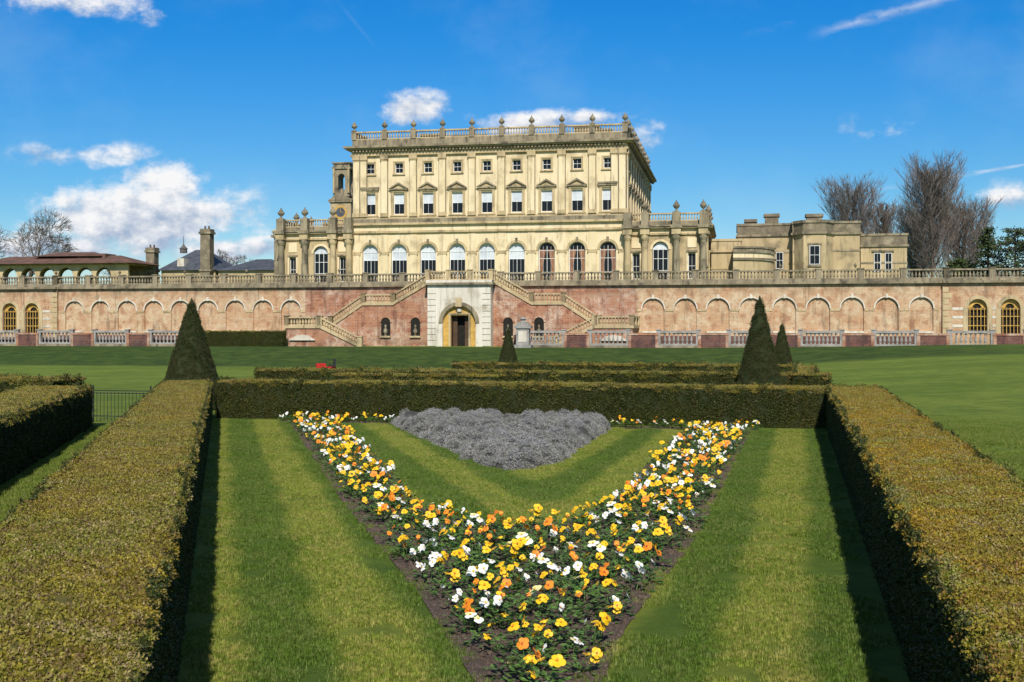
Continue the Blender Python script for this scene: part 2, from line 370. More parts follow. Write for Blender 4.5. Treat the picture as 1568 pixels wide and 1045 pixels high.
for a,w,z in ((28.8,1.5,15.5),(33.6,1.7,15.4),(26.4,1.2,14.9)):
    roof.box(a-w/2,a+w/2,10,11.5,FL,z-.35,'chim'); roof.box(a-w/2-.15,a+w/2+.15,9.85,11.65,z-.35,z,'chim')
for i in range(10):
    a0=math.pi/2*i/10; a1=math.pi/2*(i+1)/10; r=4.6; cx,cy=24.4,6.2
    for z0,z1,rr,m in ((FL,9.7,r,'stone'),(9.7,9.95,r+.18,'chim'),(9.95,10.5,r,'render'),(10.5,10.7,r+.15,'chim'),(10.7,11.0,r,'wstone'),(11.0,11.2,r+.12,'chim')):
        P=[(cx+rr*math.sin(t),cy-rr*math.cos(t)) for t in (a0,a1)]
        trim.add([(P[0][0],P[0][1],z0),(P[1][0],P[1][1],z0),(P[1][0],P[1][1],z1),(P[0][0],P[0][1],z1),(cx,cy,z1)],[(0,1,2,3),(3,2,4)],m)
walls.obj('walls',house); wins.obj('windows',house); trim.obj('cornices_and_pilasters',house); bal.obj('roof_balustrade',house); roof.obj('roof_and_chimneys',house); urns.obj('roof_urns',house,True)

# clock tower
ct=empty('clock_tower',(0,172,0),-TH); mb=MB()
cx=-25.7
def tb(w,z0,z1,m,dx=0): mb.box(cx-w/2+dx,cx+w/2+dx,-w/2,w/2,z0,z1,m)
tb(3.6,FL,17.4,'stone'); tb(4.0,17.4,17.7,'wstone'); tb(3.2,17.7,21.0,'stone'); tb(3.7,21,21.3,'wstone')
mb.prism([(cx-1.9,21.3),(cx+1.9,21.3),(cx,22.3)],-1.9,1.9,'wstone')
for sg in (-1,1): mb.prism([(cx+sg*1.5,21.3),(cx+sg*1.95,21.3),(cx+sg*1.75,21.9),(cx+sg*1.35,22.5),(cx+sg*1.2,23.4),(cx+sg*1.0,23.4)],-.4,.4,'wstone')
wall(mb,cx-1.25,cx+1.25,21.9,26.0,-1.25,.4,[(cx,1.1,22.9,25.3,True)],'wstone'); wall(mb,cx-1.25,cx+1.25,21.9,26.0,.85,.4,[(cx,1.1,22.9,25.3,True)],'wstone')
tb(2.9,26.0,26.3,'wstone'); tb(2.5,26.3,26.8,'wstone'); tb(2.9,26.8,27.0,'wstone')
for sg in (-1,1): mb.lathe((cx+sg*1.15,-1.4,22.4),[(.16,0),(.16,3.6)],8,'stone')
vs=[(cx+1.0*math.cos(2*math.pi*i/20),-1.66,19.5+1.0*math.sin(2*math.pi*i/20)) for i in range(20)]; mb.add(vs,[tuple(range(20))],'gold')
vs=[(cx+.7*math.cos(2*math.pi*i/20),-1.68,19.5+.7*math.sin(2*math.pi*i/20)) for i in range(20)]; mb.add(vs,[tuple(range(20))],'slate')
mb.box(cx-.03,cx+.03,-1.72,-1.69,19.5,20.1,'gold'); mb.box(cx,cx+.45,-1.72,-1.69,19.47,19.53,'gold')
mb.obj('tower_body',ct)

# left garden pavilion (loggia) and service roofs
pv=empty('loggia_pavilion',(0,132,0),-TH); mb=MB()
arcs=[-65.0+2.5*i for i in range(8)]
wall(mb,-66.5,-46.8,FL,9.85,0,.35,[(c,1.95,FL+.5,9.55,True) for c in arcs if c+1<-46.9],'stone')
wall(mb,-66.5,-46.8,FL,9.85,4.5,.35,[(c,1.95,FL+.5,9.55,True) for c in arcs if c+1<-46.9 and c<-52],'chim')
def hip(mb,a,b,e0,e1,z0,z1,m,k=.5):
    r=(e1-e0)*k
    vs=[(a,e0,z0),(b,e0,z0),(b,e1,z0),(a,e1,z0),(a+r,(e0+e1)/2,z1),(b-r,(e0+e1)/2,z1)]
    mb.add(vs,[(0,1,5,4),(1,2,5),(2,3,4,5),(3,0,4),(0,3,2,1)],m)
mb.box(-66.9,-46.6,-.4,5.4,9.86,10.0,'wstone'); hip(mb,-67.6,-45.6,-1,6,10.0,11.1,'tile')
hip(mb,-60,-51,1,5,11.0,11.6,'tile'); mb.box(-54.4,-50.6,1.5,4,10.2,11.3,'tile')
mb.obj('pavilion_body',pv)
sv=empty('service_range',(0,132,0),-TH); mb=MB()
mb.box(-45.6,-38.4,6,14,FL,9.4,'stone'); hip(mb,-46.0,-38.2,5.6,14.4,9.4,12.2,'slate',.35)
mb.box(-38.0,-29.4,6,14,FL,9.3,'stone'); hip(mb,-38.2,-29.2,5.6,14.4,9.3,10.9,'slate',.4)
for a,w,z in ((-46.6,1.1,12.2),(-39.3,1.25,14.4)):
    mb.box(a-w/2,a+w/2,5,6.2,FL,z-.6,'chim'); mb.box(a-w/2-.15,a+w/2+.15,4.85,6.35,z-.6,z-.35,'wstone'); mb.box(a-w/2-.05,a+w/2+.05,4.95,6.25,z-.35,z,'chim'); mb.box(a-w/2-.12,a+w/2+.12,4.88,6.32,9.2,9.45,'wstone')
    for d in (-.25,.25): mb.lathe((a+d,5.6,z),[(.12,0),(.1,.4)],6,'tile')
mb.lathe((-44.6,10,11.8),[(.45,0),(.45,.5),(.55,.55),(.2,.9),(.05,1.2),(.03,2.2)],8,'lead')
mb.box(-43.6,-42.7,6.3,7.5,9.9,10.9,'white'); mb.obj('service_range_body',sv)

# ---------------------------------------------------------------- TERRACE WALL
tw=empty('terrace_wall',(0,110,0),-TH)
G=.5; WT=6.15; wl=MB(); st=MB(); ba=MB()
LA=[-44.86+2.88*i for i in range(9)]; RA=[13.14+2.93*i for i in range(9)]
PC=-4.1
wall(wl,-46.6,-20.4,G,WT,0,.6,[(c,2.0,1.9,4.95,True) for c in LA],'brick')
wall(wl,11.6,38.3,G,WT,0,.6,[(c,2.0,1.9,4.95,True) for c in RA],'brick')
wl.box(-46.6,-20.4,.18,.59,1.9,5.2,'brick'); wl.box(11.6,38.3,.18,.59,1.9,5.2,'brick')
wl.box(-20.4,11.6,0,.6,G,WT,'brickr')
for c in LA+RA:
    arcring(st,c,2.0,3.95,-.07,.0,.11,'white'); st.box(c-.11,c+.11,-.1,0,4.9,5.25,'white')
    for sg in (-1,1): st.box(c+sg*1.25-.2,c+sg*1.25+.2,-.05,-.003,3.75,3.95,'stone')
    st.box(c-1,c+1,-.1,.17,1.78,1.93,'white')
for a,b,cs in ((-80,-46.6,[-49.4,-51.9,-54.4]),(38.3,80,[41.2,43.9,46.6])):
    pr=-.25
    wall(wl,a,b,G,WT,pr,.6,[(c,1.55,1.7,4.75,True) for c in cs],'brick')
    for c in cs:
        arcring(st,c,1.55,3.975,pr-.07,pr,.32,'stone'); archpane(st,c,1.55,1.7,4.75,pr+.42,'dark')
        arcring(st,c,.75,3.975,pr+.3,pr+.36,.4,'gold')
        for x in (-.6,-.3,0,.3,.6): st.box(c+x-.025,c+x+.025,pr+.15,pr+.2,1.7,4.0,'gold')
        for z in (2.4,3.2,3.85): st.box(c-.77,c+.77,pr+.14,pr+.21,z,z+.06,'gold')
        for sg in (-1,1):
            st.box(c+sg*1.0-.2,c+sg*1.0+.2,pr-.06,pr-.003,1.7,3.97,'stone')
    for i in range(9):
        w=.75 if i%2 else .5; sx=-1 if a<0 else 1; x=b if a<0 else a
        st.box(min(x,x+sx*w),max(x,x+sx*w),pr-.04,pr-.003,1.2+i*.52,1.2+i*.52+.42,'stone')
    c0=sorted(cs)
    for i in range(3):
        z=2.3+i*.75
        xs=[a+.0 if a<0 else a+.8]+[v for c in c0 for v in (c-1.21,c+1.21)]+[b-.8 if a<0 else b]
        for k in range(0,len(xs),2): st.box(xs[k],xs[k+1],pr-.03,pr-.002,z,z+.22,'white')
wl.box(-46.6,-20.4,-.12,-.004,G,1.5,'brickd'); wl.box(11.6,38.3,-.12,-.004,G,1.5,'brickd')
st.box(-80,-46.6,-.6,.9,WT,WT+.2,'wstone'); st.box(38.3,80,-.6,.9,WT,WT+.2,'wstone'); st.box(-46.6,38.3,-.32,.9,WT,WT+.2,'wstone')
st.box(-80,80,-.22,.85,WT+.2,WT+.42,'wstone')
BZ=WT+.42; PW=2.95
for a,b in ((-80,-47.0),(-47.0,PC-PW),(PC+PW,38.7),(38.7,80)): balus(ba,(a,.2,BZ),(b,.2,BZ),.85,'wstone',.3,3.6,pw=.5,n=6,bs=1.15)
for x in (-60.5,-47,-40,-33,-26.5,-17,18,24.5,31,38.7,45.5): urn(ba,(x,.2,BZ+.95),.45,'chim')
# portal
p0,p1=PC-PW,PC+PW; pe=-4.2
wall(st,p0,p1,G,WT,pe,.7,[(PC,3.1,G,4.25,True)],'white')
st.box(p0,p0+.7,pe+.7,0,G,WT,'white'); st.box(p1-.7,p1,pe+.7,0,G,WT,'white')
for sg in (-1,1):
    for i in range(10):
        c=PC+sg*2.55; st.box(c-.38,c+.38,pe-.07,pe-.003,.6+i*.53,.6+i*.53+.45,'white')
arcring(st,PC,3.1,2.7,pe-.1,pe-.001,.34,'wstone'); st.box(PC-.28,PC+.28,pe-.2,pe-.101,4.15,4.95,'stone')
wall(st,PC-1.55,PC+1.55,G,4.3,pe+.3,.2,[(PC,1.65,G,3.35,False)],'gold')
st.box(PC-.95,PC+.95,pe+1.3,pe+1.35,G,3.6,'dark')
for sg in (-1,1):
    st.box(PC+sg*.93-.09,PC+sg*.93+.09,pe+.2,pe+.298,G,3.45,'stone')
    st.box(PC+sg*.80-.025,PC+sg*.80+.025,pe+.5,pe+1.2,G,3.3,'door')
    st.box(PC+sg*.55-.2,PC+sg*.55+.2,pe+.9,pe+.95,G,3.3,'door')
st.box(PC-1.02,PC+1.02,pe+.2,pe+.298,3.45,3.6,'stone')
st.lathe((PC,pe+.22,3.6),[(.05,0),(.22,.1),(.25,.28),(.1,.45)],10,'white')
st.box(p0-.25,p1+.25,pe-.3,.3,WT,WT+.2,'wstone'); st.box(p0-.12,p1+.12,pe-.15,.2,WT+.2,WT+.42,'white')
balus(ba,(p0,pe+.15,BZ),(p1,pe+.15,BZ),.85,'stone',.27,2.0,pw=.4,bs=1.15)
for sg in (-1,1):
    def S(r): return PC+sg*r
    ef=-3.2; TF=BZ
    prof=[(PW,TF),(6.5,4.55),(9.4,4.55),(12.6,2.45),(15.8,2.45)]
    wl.prism([(S(PW+.01),G),(S(PW+.01),TF-.2),(S(6.5),4.35),(S(9.4),4.35),(S(12.6),2.25),(S(12.6),G)],ef,ef+.4,'brickr')
    for (r0,z0),(r1,z1) in zip(prof[:-1],prof[1:]):
        st.prism([(S(r0),z0-.22),(S(r0),z0+.04),(S(r1),z1+.04),(S(r1),z1-.22)],ef-.12,ef-.005,'stone')
        balus(ba,(S(r0),ef+.12,z0),(S(r1),ef+.12,z1),.82,'stone',.27,3.6 if abs(z0-z1)>.1 else 3.0,pw=.42,bs=1.15)
        n=max(1,round(abs(z0-z1)/.16))
        if n>1:
            for i in range(n):
                ra=r0+(r1-r0)*i/n; rb=r0+(r1-r0)*(i+1)/n; a,b=sorted((S(ra),S(rb)))
                st.box(a,b,ef+.41,-.02,G,z0-(z0-z1)*(i+1)/n,'stone')
        else:
            a,b=sorted((S(r0),S(r1))); st.box(a,b,ef+.41,-.02,G,z0-.01,'stone')
    for r,zt in ((5.6,4.8),(8.2,4.3),(10.1,3.9)):
        st.box(S(r)-.22,S(r)+.22,ef-.08,ef-.003,G,zt-.1,'brickr')
    for r in (4.35,7.2):
        archpane(st,S(r),.9,1.5,3.2,ef-.012,'dark'); arcring(st,S(r),.9,2.75,ef-.09,ef-.002,.16,'brickr')
        st.box(S(r)-.5,S(r)+.5,ef-.2,ef-.003,1.34,1.5,'stone'); st.lathe((S(r),ef-.08,1.5),[(.12,0),(.08,.12),(.2,.34),(.17,.6),(.06,.68),(.11,.82),(.1,.98),(.03,1.05)],8,'chim')
    a,b=sorted((S(12.6),S(15.9))); wl.box(a,b,-6.0,0,G,2.2,'brickr'); st.box(a-.1,b+.1,-6.12,.0,2.2,2.44,'stone')
    balus(ba,(S(12.7),-5.9,2.44),(S(15.8),-5.9,2.44),.82,'stone',.27,3.1,bs=1.15); balus(ba,(S(15.8),-5.9,2.44),(S(15.8),-.3,2.44),.82,'stone',.27,3,bs=1.15)
    st.prism([(S(13.0),1.1),(S(15.5),1.1),(S(14.9),1.5),(S(14.25),1.62),(S(13.6),1.5)],-6.2,-6.003,'white')
    z0,z1,r0,r1=2.44,G+.05,12.6,8.8
    wl.prism([(S(r0),G),(S(r0),z0-.2),(S(r1),z1+.05),(S(r1),G)],-6.0,-5.7,'brickr')
    st.prism([(S(r0),z0-.22),(S(r0),z0+.04),(S(r1),z1+.1),(S(r1),z1-.1)],-6.12,-6.004,'stone')
    balus(ba,(S(r0),-5.9,z0),(S(r1),-5.9,z1),.82,'stone',.27,4,bs=1.15)
    n=12
    for i in range(n):
        ra=r0+(r1-r0)*i/n; rb=r0+(r1-r0)*(i+1)/n; a,b=sorted((S(ra),S(rb))); st.box(a,b,-5.69,-3.35,G-.1,z0-(z0-z1)*(i+1)/n,'stone')
wl.obj('brickwork',tw); st.obj('stonework',tw); ba.obj('balustrade',tw)
lp=empty('low_parapet_wall',(0,110,0),-TH); mb=MB(); mb2=MB(); e=-8.5
def lowwall(a,b,cs,w=3.3):
    cur=a
    for c in cs:
        mb.box(cur,c-w/2,e-.2,e+.2,G-.1,1.62,'brickd'); mb.box(cur,c-w/2,e-.27,e+.27,1.62,1.78,'brickr')
        mb.box(c-w/2-.25,c-w/2,e-.24,e-.2,G-.1,1.6,'brickr'); mb.box(c+w/2,c+w/2+.25,e-.24,e-.2,G-.1,1.6,'brickr')
        balus(mb2,(c-w/2,e,G+.25),(c+w/2,e,G+.25),1.25,'gstone',.33,w,pw=.35,bs=1.2)
        mb.box(c-w/2,c+w/2,e-.18,e+.18,G-.1,G+.25,'wstone')
        cur=c+w/2
    mb.box(cur,b,e-.2,e+.2,G-.1,1.62,'brickd'); mb.box(cur,b,e-.27,e+.27,1.62,1.78,'brickr')
lowwall(-75,-28.5,[-30.4-5.6*k for k in range(8)][::-1]); lowwall(1.8,75,[4.5]+[10+5.82*k for k in range(11)])
# dark clipped planting strip between the low wall and the terrace
mb.box(-75,-29,e+1.2,e+2.4,G-.1,1.35,'brickd')
mb.obj('parapet_brickwork',lp); mb2.obj('parapet_balusters',lp)
mo=empty('stone_pedestal',(.95,99.6,G-.05),-TH); mb=MB()
mb.box(-.75,.75,-.5,.5,0,.35,'gstone'); mb.box(-.55,.55,-.38,.38,.35,1.75,'gstone'); mb.box(-.35,.35,-.41,-.381,.6,1.5,'white'); mb.box(-.72,.72,-.5,.5,1.75,1.95,'gstone'); mb.prism([(-.6,1.95),(.6,1.95),(.35,2.3),(-.35,2.3)],-.4,.4,'gstone'); mb.lathe((0,0,2.3),[(.25,0),(.15,.1),(.3,.25),(.1,.4)],8,'gstone')
mb.obj('pedestal_body',mo)

# ---------------------------------------------------------------- TERRAIN
def tz(v,s):
    def sm(a,b,t): t=max(0,min(1,(t-a)/(b-a))); return t*t*(3-2*t)
    rise=1.15*sm(12,42,s)*sm(-84,-48,v)*(1-.8*sm(-34,-9,v))
    return -.35*sm(-72,-38,v)+.9*sm(-33,-17,v)+rise+(5.73 if v>1 else 0)
vl=[-400,-200,-140,-118]+[-112+2*i for i in range(0,56)]+[.4,1.2,20,60,120,250,600,1500]
sl=[-1500,-700,-350,-200,-140]+[-120+4*i for i in range(61)]+[140,200,350,700,1500]
verts=[];faces=[]
for v in vl:
    for s in sl: verts.append((s*CT+v*ST,110-s*ST+v*CT,tz(v,s)))
n=len(sl)
for j in range(len(vl)-1):
    for i in range(n-1): faces.append((j*n+i,j*n+i+1,(j+1)*n+i+1,(j+1)*n+i))
me=bpy.data.meshes.new('ground'); me.from_pydata(verts,[],faces); me.polygons.foreach_set('use_smooth',[True]*len(faces))
g=bpy.data.objects.new('ground',me); sc.collection.objects.link(g)
m,t,b=newmat('lawn')
pos=t.n('ShaderNodeNewGeometry').outputs['Position']
col=t.mix(t.ss(t.noise(pos,.22,6,.7),.38,.62),C(.125,.18,.022),C(.185,.24,.035))
col=t.mix(t.ss(t.noise(pos,1.6,6,.75),.42,.68,0,.75),col,C(.08,.13,.017))
sp=t.n('ShaderNodeSeparateXYZ'); t.put(sp.inputs[0],pos)
v=t.m('MULTIPLY',t.m('SUBTRACT',t.m('ADD',sp.outputs[1],t.m('MULTIPLY',sp.outputs[0],.19)),110),CT)
v=t.m('ADD',v,t.m('MULTIPLY',t.m('SUBTRACT',t.noise(pos,.12,4),.5),7))
bank=t.m('MULTIPLY',t.ss(v,-38,-32),t.ss(v,-10,-5,1,0))
bcol=t.mix(t.ss(t.noise(pos,.8,6,.75),.38,.62),C(.016,.042,.008),C(.060,.098,.016))
col=t.mix(t.m('MULTIPLY',bank,t.ss(sp.outputs[0],22,48,.9,.35)),col,bcol)
col=stripes(t,pos,col)
t.put(b.inputs['Base Color'],col); b.inputs['Roughness'].default_value=.9; b.inputs['Specular IOR Level'].default_value=.15
bp=t.n('ShaderNodeBump'); bp.inputs['Strength'].default_value=.8; bp.inputs['Distance'].default_value=.08; t.put(bp.inputs['Height'],t.noise(pos,9,8,.85)); t.put(b.inputs['Normal'],bp.outputs[0])
me.materials.append(m)

# ---------------------------------------------------------------- instancing
def coll(name,objs):
    c=bpy.data.collections.new(name)
    for o in objs: c.objects.link(o)
    return c
PI2=2*math.pi
ZR=((0,0,0),(0,0,PI2))
def scatter(obj,layers,keep=True):
    """layers: (collection,density,smin,smax,rotmin,rotmax,mode,poisson,align)"""
    ng=bpy.data.node_groups.new('scatter_'+obj.name,'GeometryNodeTree')
    ng.interface.new_socket(name='Geometry',in_out='INPUT',socket_type='NodeSocketGeometry')
    ng.interface.new_socket(name='Geometry',in_out='OUTPUT',socket_type='NodeSocketGeometry')
    N=ng.nodes.new; L=ng.links.new
    gi=N('NodeGroupInput'); go=N('NodeGroupOutput'); jg=N('GeometryNodeJoinGeometry')
    if keep: L(gi.outputs[0],jg.inputs[0])
    for i,(cl,den,s0_,s1_,r0,r1,mode,poi,align) in enumerate(layers):
        d=N('GeometryNodeDistributePointsOnFaces')
        if poi:
            d.distribute_method='POISSON'; d.inputs['Distance Min'].default_value=poi; d.inputs['Density Max'].default_value=den
        else: d.inputs['Density'].default_value=den
        d.inputs['Seed'].default_value=i+len(obj.name)*3
        L(gi.outputs[0],d.inputs['Mesh'])
        if mode:
            nn=N('GeometryNodeInputNormal'); sx=N('ShaderNodeSeparateXYZ'); L(nn.outputs[0],sx.inputs[0])
            cp=N('ShaderNodeMath'); cp.operation='GREATER_THAN' if mode=='top' else 'LESS_THAN'; cp.inputs[1].default_value=.6
            L(sx.outputs[2],cp.inputs[0]); L(cp.outputs[0],d.inputs['Selection'])
        ci=N('GeometryNodeCollectionInfo'); ci.inputs['Collection'].default_value=cl
        ci.inputs['Separate Children'].default_value=True; ci.inputs['Reset Children'].default_value=True
        ip=N('GeometryNodeInstanceOnPoints'); ip.inputs['Pick Instance'].default_value=True
        L(d.outputs['Points'],ip.inputs['Points']); L(ci.outputs[0],ip.inputs['Instance'])
        rv=N('FunctionNodeRandomValue'); rv.data_type='FLOAT_VECTOR'; rv.inputs[0].default_value=r0; rv.inputs[1].default_value=r1; rv.inputs['Seed'].default_value=5+i
        if align:
            ro=N('FunctionNodeRotateRotation'); ro.rotation_space='LOCAL'
            L(d.outputs['Rotation'],ro.inputs[0]); L(rv.outputs[0],ro.inputs[1]); L(ro.outputs[0],ip.inputs['Rotation'])
        else: L(rv.outputs[0],ip.inputs['Rotation'])
        rs=N('FunctionNodeRandomValue'); rs.data_type='FLOAT'; rs.inputs[2].default_value=s0_; rs.inputs[3].default_value=s1_; rs.inputs['Seed'].default_value=9+i
        L(rs.outputs[1],ip.inputs['Scale'])
        L(ip.outputs[0],jg.inputs[0])
    L(jg.outputs[0],go.inputs[0])
    md=obj.modifiers.new('scatter','NODES'); md.node_group=ng
def patch(name,n,r,thick,ll,lw,mat):
    mb=MB()
    for i in range(n):
        a=R.uniform(0,6.28); q=r*math.sqrt(R.random())*R.uniform(.75,1.1)
        p=Vector((q*math.cos(a),q*math.sin(a),R.uniform(-.012,thick)*R.uniform(.3,1)))
        u=Vector((R.gauss(0,1),R.gauss(0,1),R.gauss(.3,.8))).normalized(); w=u.orthogonal().normalized(); w.rotate(Matrix.Rotation(R.uniform(0,6.28),3,u))
        a_=ll*R.uniform(.7,1.25); bw=lw*R.uniform(.7,1.2)
        mb.add([p,p+u*a_*.5+w*bw*.5,p+u*a_,p+u*a_*.5-w*bw*.5],[(0,1,2,3)],mat)
    return mb.obj(name,link=False)
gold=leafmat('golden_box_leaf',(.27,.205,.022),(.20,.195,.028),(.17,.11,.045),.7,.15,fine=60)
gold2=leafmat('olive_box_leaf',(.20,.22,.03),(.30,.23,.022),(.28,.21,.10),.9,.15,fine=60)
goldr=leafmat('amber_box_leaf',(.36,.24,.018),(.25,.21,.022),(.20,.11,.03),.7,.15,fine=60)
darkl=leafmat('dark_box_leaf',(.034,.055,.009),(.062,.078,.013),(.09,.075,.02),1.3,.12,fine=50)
yew=leafmat('yew_leaf',(.026,.044,.010),(.042,.056,.013),(.068,.058,.02),1.0,.1)
lav=leafmat('santolina_leaf',(.36,.35,.355),(.25,.245,.25),(.27,.27,.22),1.0,.1,.8)
grs=leafmat('grass_blade',(.125,.195,.021),(.18,.245,.034),(.23,.25,.06),.6,.3,stripe=True,fine=30)
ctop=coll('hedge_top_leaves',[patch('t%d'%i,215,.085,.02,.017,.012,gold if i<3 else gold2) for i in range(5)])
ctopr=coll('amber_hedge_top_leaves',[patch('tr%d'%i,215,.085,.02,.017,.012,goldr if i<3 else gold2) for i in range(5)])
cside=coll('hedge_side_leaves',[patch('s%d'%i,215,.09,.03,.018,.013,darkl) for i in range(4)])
cyew=coll('yew_leaves',[patch('y%d'%i,200,.09,.035,.026,.010,yew) for i in range(4)])
clav=coll('santolina_leaves',[patch('l%d'%i,400,.085,.08,.032,.008,lav) for i in range(4)])
def tuft(name):
    mb=MB()
    for i in range(760):
        a=R.uniform(0,6.28); q=.17*math.sqrt(R.random())*R.uniform(.8,1.15)
        x,y=q*math.cos(a),q*math.sin(a); h=R.uniform(.012,.034); a=R.uniform(0,6.28); l=R.uniform(.0,.02); w=.0028
        dx,dy=math.cos(a),math.sin(a)
        mb.add([(x-dy*w,y+dx*w,-.004),(x+dy*w,y-dx*w,-.004),(x+dx*l,y+dy*l,h)],[(0,1,2)],grs)
    return mb.obj(name,link=False)
cgr=coll('grass_tufts',[tuft('g%d'%i) for i in range(5)])

# ---------------------------------------------------------------- hedges
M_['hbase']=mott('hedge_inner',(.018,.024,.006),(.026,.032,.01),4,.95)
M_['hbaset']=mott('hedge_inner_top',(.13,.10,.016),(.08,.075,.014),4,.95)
def hedge(name,p,q,w,h,den=100,ts=1.0,side=1,top=None):
    p=Vector((p[0],p[1],0));q=Vector((q[0],q[1],0)); d=(q-p); L=d.length; d.normalize(); n=Vector((-d.y,d.x,0))*side
    i0=.055*ts; h=h-.02*ts
    prof=[(i0,-.02),(i0,h*.35),(i0,h*.7),(i0+.005,h-.03),(i0+.03,h)]+[(w*k/5,h) for k in range(1,5)]+[(w-i0-.03,h),(w-i0-.005,h-.03),(w-i0,h*.7),(w-i0,h*.35),(w-i0,-.02)]
    k=max(2,int(L/.3)); vs=[];fs=[];m=len(prof)
    for i in range(k+1):
        for a,z in prof:
            c=p+d*L*i/k+n*a+Vector((0,0,z)); nz=noise.noise(c*.9)*.022+noise.noise(c*4)*.01
            c+= (n*(1 if a>w/2 else -1)*nz if 0<z<h-.01 else Vector((0,0,nz*.8 if z>0 else 0)))
            vs.append(c)
    for i in range(k):
        for j in range(m-1): fs.append((i*m+j,(i+1)*m+j,(i+1)*m+j+1,i*m+j+1))
    fs+=[tuple(range(m)),tuple(range(k*m+m-1,k*m-1,-1))]
    me=bpy.data.meshes.new(name); me.from_pydata([tuple(v) for v in vs],[],fs); me.materials.append(M_['hbase']); me.materials.append(M_['hbaset'])
    bm=bmesh.new(); bm.from_mesh(me); bmesh.ops.recalc_face_normals(bm,faces=bm.faces)
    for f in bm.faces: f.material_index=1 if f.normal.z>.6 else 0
    bm.to_mesh(me); bm.free()
    o=bpy.data.objects.new(name,me); sc.collection.objects.link(o)
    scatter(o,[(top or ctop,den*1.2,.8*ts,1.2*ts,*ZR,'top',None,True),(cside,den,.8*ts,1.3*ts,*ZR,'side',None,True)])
    return o
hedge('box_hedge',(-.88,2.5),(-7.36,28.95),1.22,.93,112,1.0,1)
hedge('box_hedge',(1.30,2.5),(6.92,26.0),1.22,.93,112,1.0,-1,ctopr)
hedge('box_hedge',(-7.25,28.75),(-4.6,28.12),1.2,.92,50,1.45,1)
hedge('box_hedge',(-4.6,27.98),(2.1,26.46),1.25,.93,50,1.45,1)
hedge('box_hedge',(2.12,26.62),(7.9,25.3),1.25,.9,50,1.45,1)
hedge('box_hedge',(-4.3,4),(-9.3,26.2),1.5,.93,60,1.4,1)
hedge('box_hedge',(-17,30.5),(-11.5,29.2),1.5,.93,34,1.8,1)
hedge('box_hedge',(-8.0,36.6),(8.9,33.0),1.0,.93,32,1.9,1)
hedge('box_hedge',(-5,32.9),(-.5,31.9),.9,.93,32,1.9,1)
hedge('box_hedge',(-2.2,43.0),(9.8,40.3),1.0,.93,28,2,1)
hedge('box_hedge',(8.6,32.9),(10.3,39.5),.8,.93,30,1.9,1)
def cone(name,x,y,z0,h,r,ts=1):
    mb=MB(); n=20; rings=12; vs=[];fs=[]
    for j in range(rings+1):
        t=j/rings
        for i in range(n):
            a=PI2*i/n; rr=r*(1-t)**.95+.01+noise.noise(Vector((x+3*math.cos(a),y+3*math.sin(a),t*4)))*.05*(1-t)
            vs.append((rr*math.cos(a),rr*math.sin(a),t*h))
    for j in range(rings):
        for i in range(n): k=(i+1)%n; fs.append((j*n+i,j*n+k,(j+1)*n+k,(j+1)*n+i))
    fs.append(tuple(rings*n+i for i in range(n)))
    mb.add(vs,fs,'hbase'); o=mb.obj(name); o.location=(x,y,z0)
    scatter(o,[(cyew,85,.6*ts,1.2*ts,*ZR,None,None,True)])
cone('yew_cone_topiary',-8.72,32,0,3.02,.92); cone('yew_cone_topiary',6.66,31.6,0,3.08,.74)
cone('yew_cone_topiary',-.2,62,-.2,2.45,.64); cone('yew_cone_topiary',12.4,54,-.0,2.45,.6)
hedge('yew_hedge',(-28.3*CT-8*ST,110+28.3*ST-8*CT),(-19.6*CT-8*ST,110+19.6*ST-8*CT),1.2,1.95,24,2.2,1)
fe=empty('iron_fence',(0,0,0)); mb=MB()
A=Vector((-9.9,27.8,0)); B=Vector((-8.45,27.5,0))
for z in (.12,.66,.72): mb.beam(A+Vector((0,0,z)),B+Vector((0,0,z)),.025,.02,'iron')
for i in range(17):
    c=A.lerp(B,i/16); mb.tube(c,c+Vector((0,0,.7)),.007,.007,5,'iron')
for t_ in (0,1): c=A.lerp(B,t_); mb.tube(c,c+Vector((0,0,.85)),.02,.02,6,'iron')
mb.obj('railings',fe)

# ---------------------------------------------------------------- lawns / beds
def poly_obj(name,polys,z,mat=None):
    mb=MB()
    for P in polys: mb.add([(x,y,z) for x,y in P],[tuple(range(len(P)))],mat or 'soil')
    o=mb.obj(name)
    bm=bmesh.new(); bm.from_mesh(o.data); bmesh.ops.triangulate(bm,faces=bm.faces)
    for f in bm.faces:
        if f.normal.z<0: f.normal_flip()
    bm.to_mesh(o.data); bm.free(); return o
outL=[(-.28,7.5),(-.79,9.8),(-2.1,14.7),(-5.15,27.25)]
outR=[(.6,7.5),(.83,8.6),(1.9,12.2),(5.05,24.9)]
inn=[(-3.85,26.9),(-2.65,21.5),(-1.66,17.1),(-1.22,14.9),(-.85,13.8),(-.35,13.25),(.12,13.1),(.6,13.3),(1.08,14.4),(1.56,16.2),(2.18,18.9),(3.75,25.1)]
bed=[(.15,6.3),(.42,6.7)]+outR+inn[::-1]+outL[::-1]+[(-.1,6.7)]
def hl(x,o): return 27.1-.227*x-o
strip=[(-5.5,hl(-5.5,.75)),(5.3,hl(5.3,.75)),(5.3,hl(5.3,.3)),(-5.5,hl(-5.5,.3))]
bedo=poly_obj('flower_bed_soil',[bed,strip],.012)
GL=[[(-.247*3-.2,3),(.15,6.3),(-.1,6.7)]+outL+[(-5.5,27.6),(-7.1,28.3)],
    [(.21+.248*3+.3,3),(6.7,25.4),(5.3,hl(5.3,.75)),]+outR[::-1]+[(.42,6.7),(.15,6.3)],
    [(-.247*3-.2,3),(.21+.248*3+.3,3),(.15,6.3)],
    inn[::-1]+[(-3.9,hl(-3.9,.8)),(3.9,hl(3.9,.8))]]
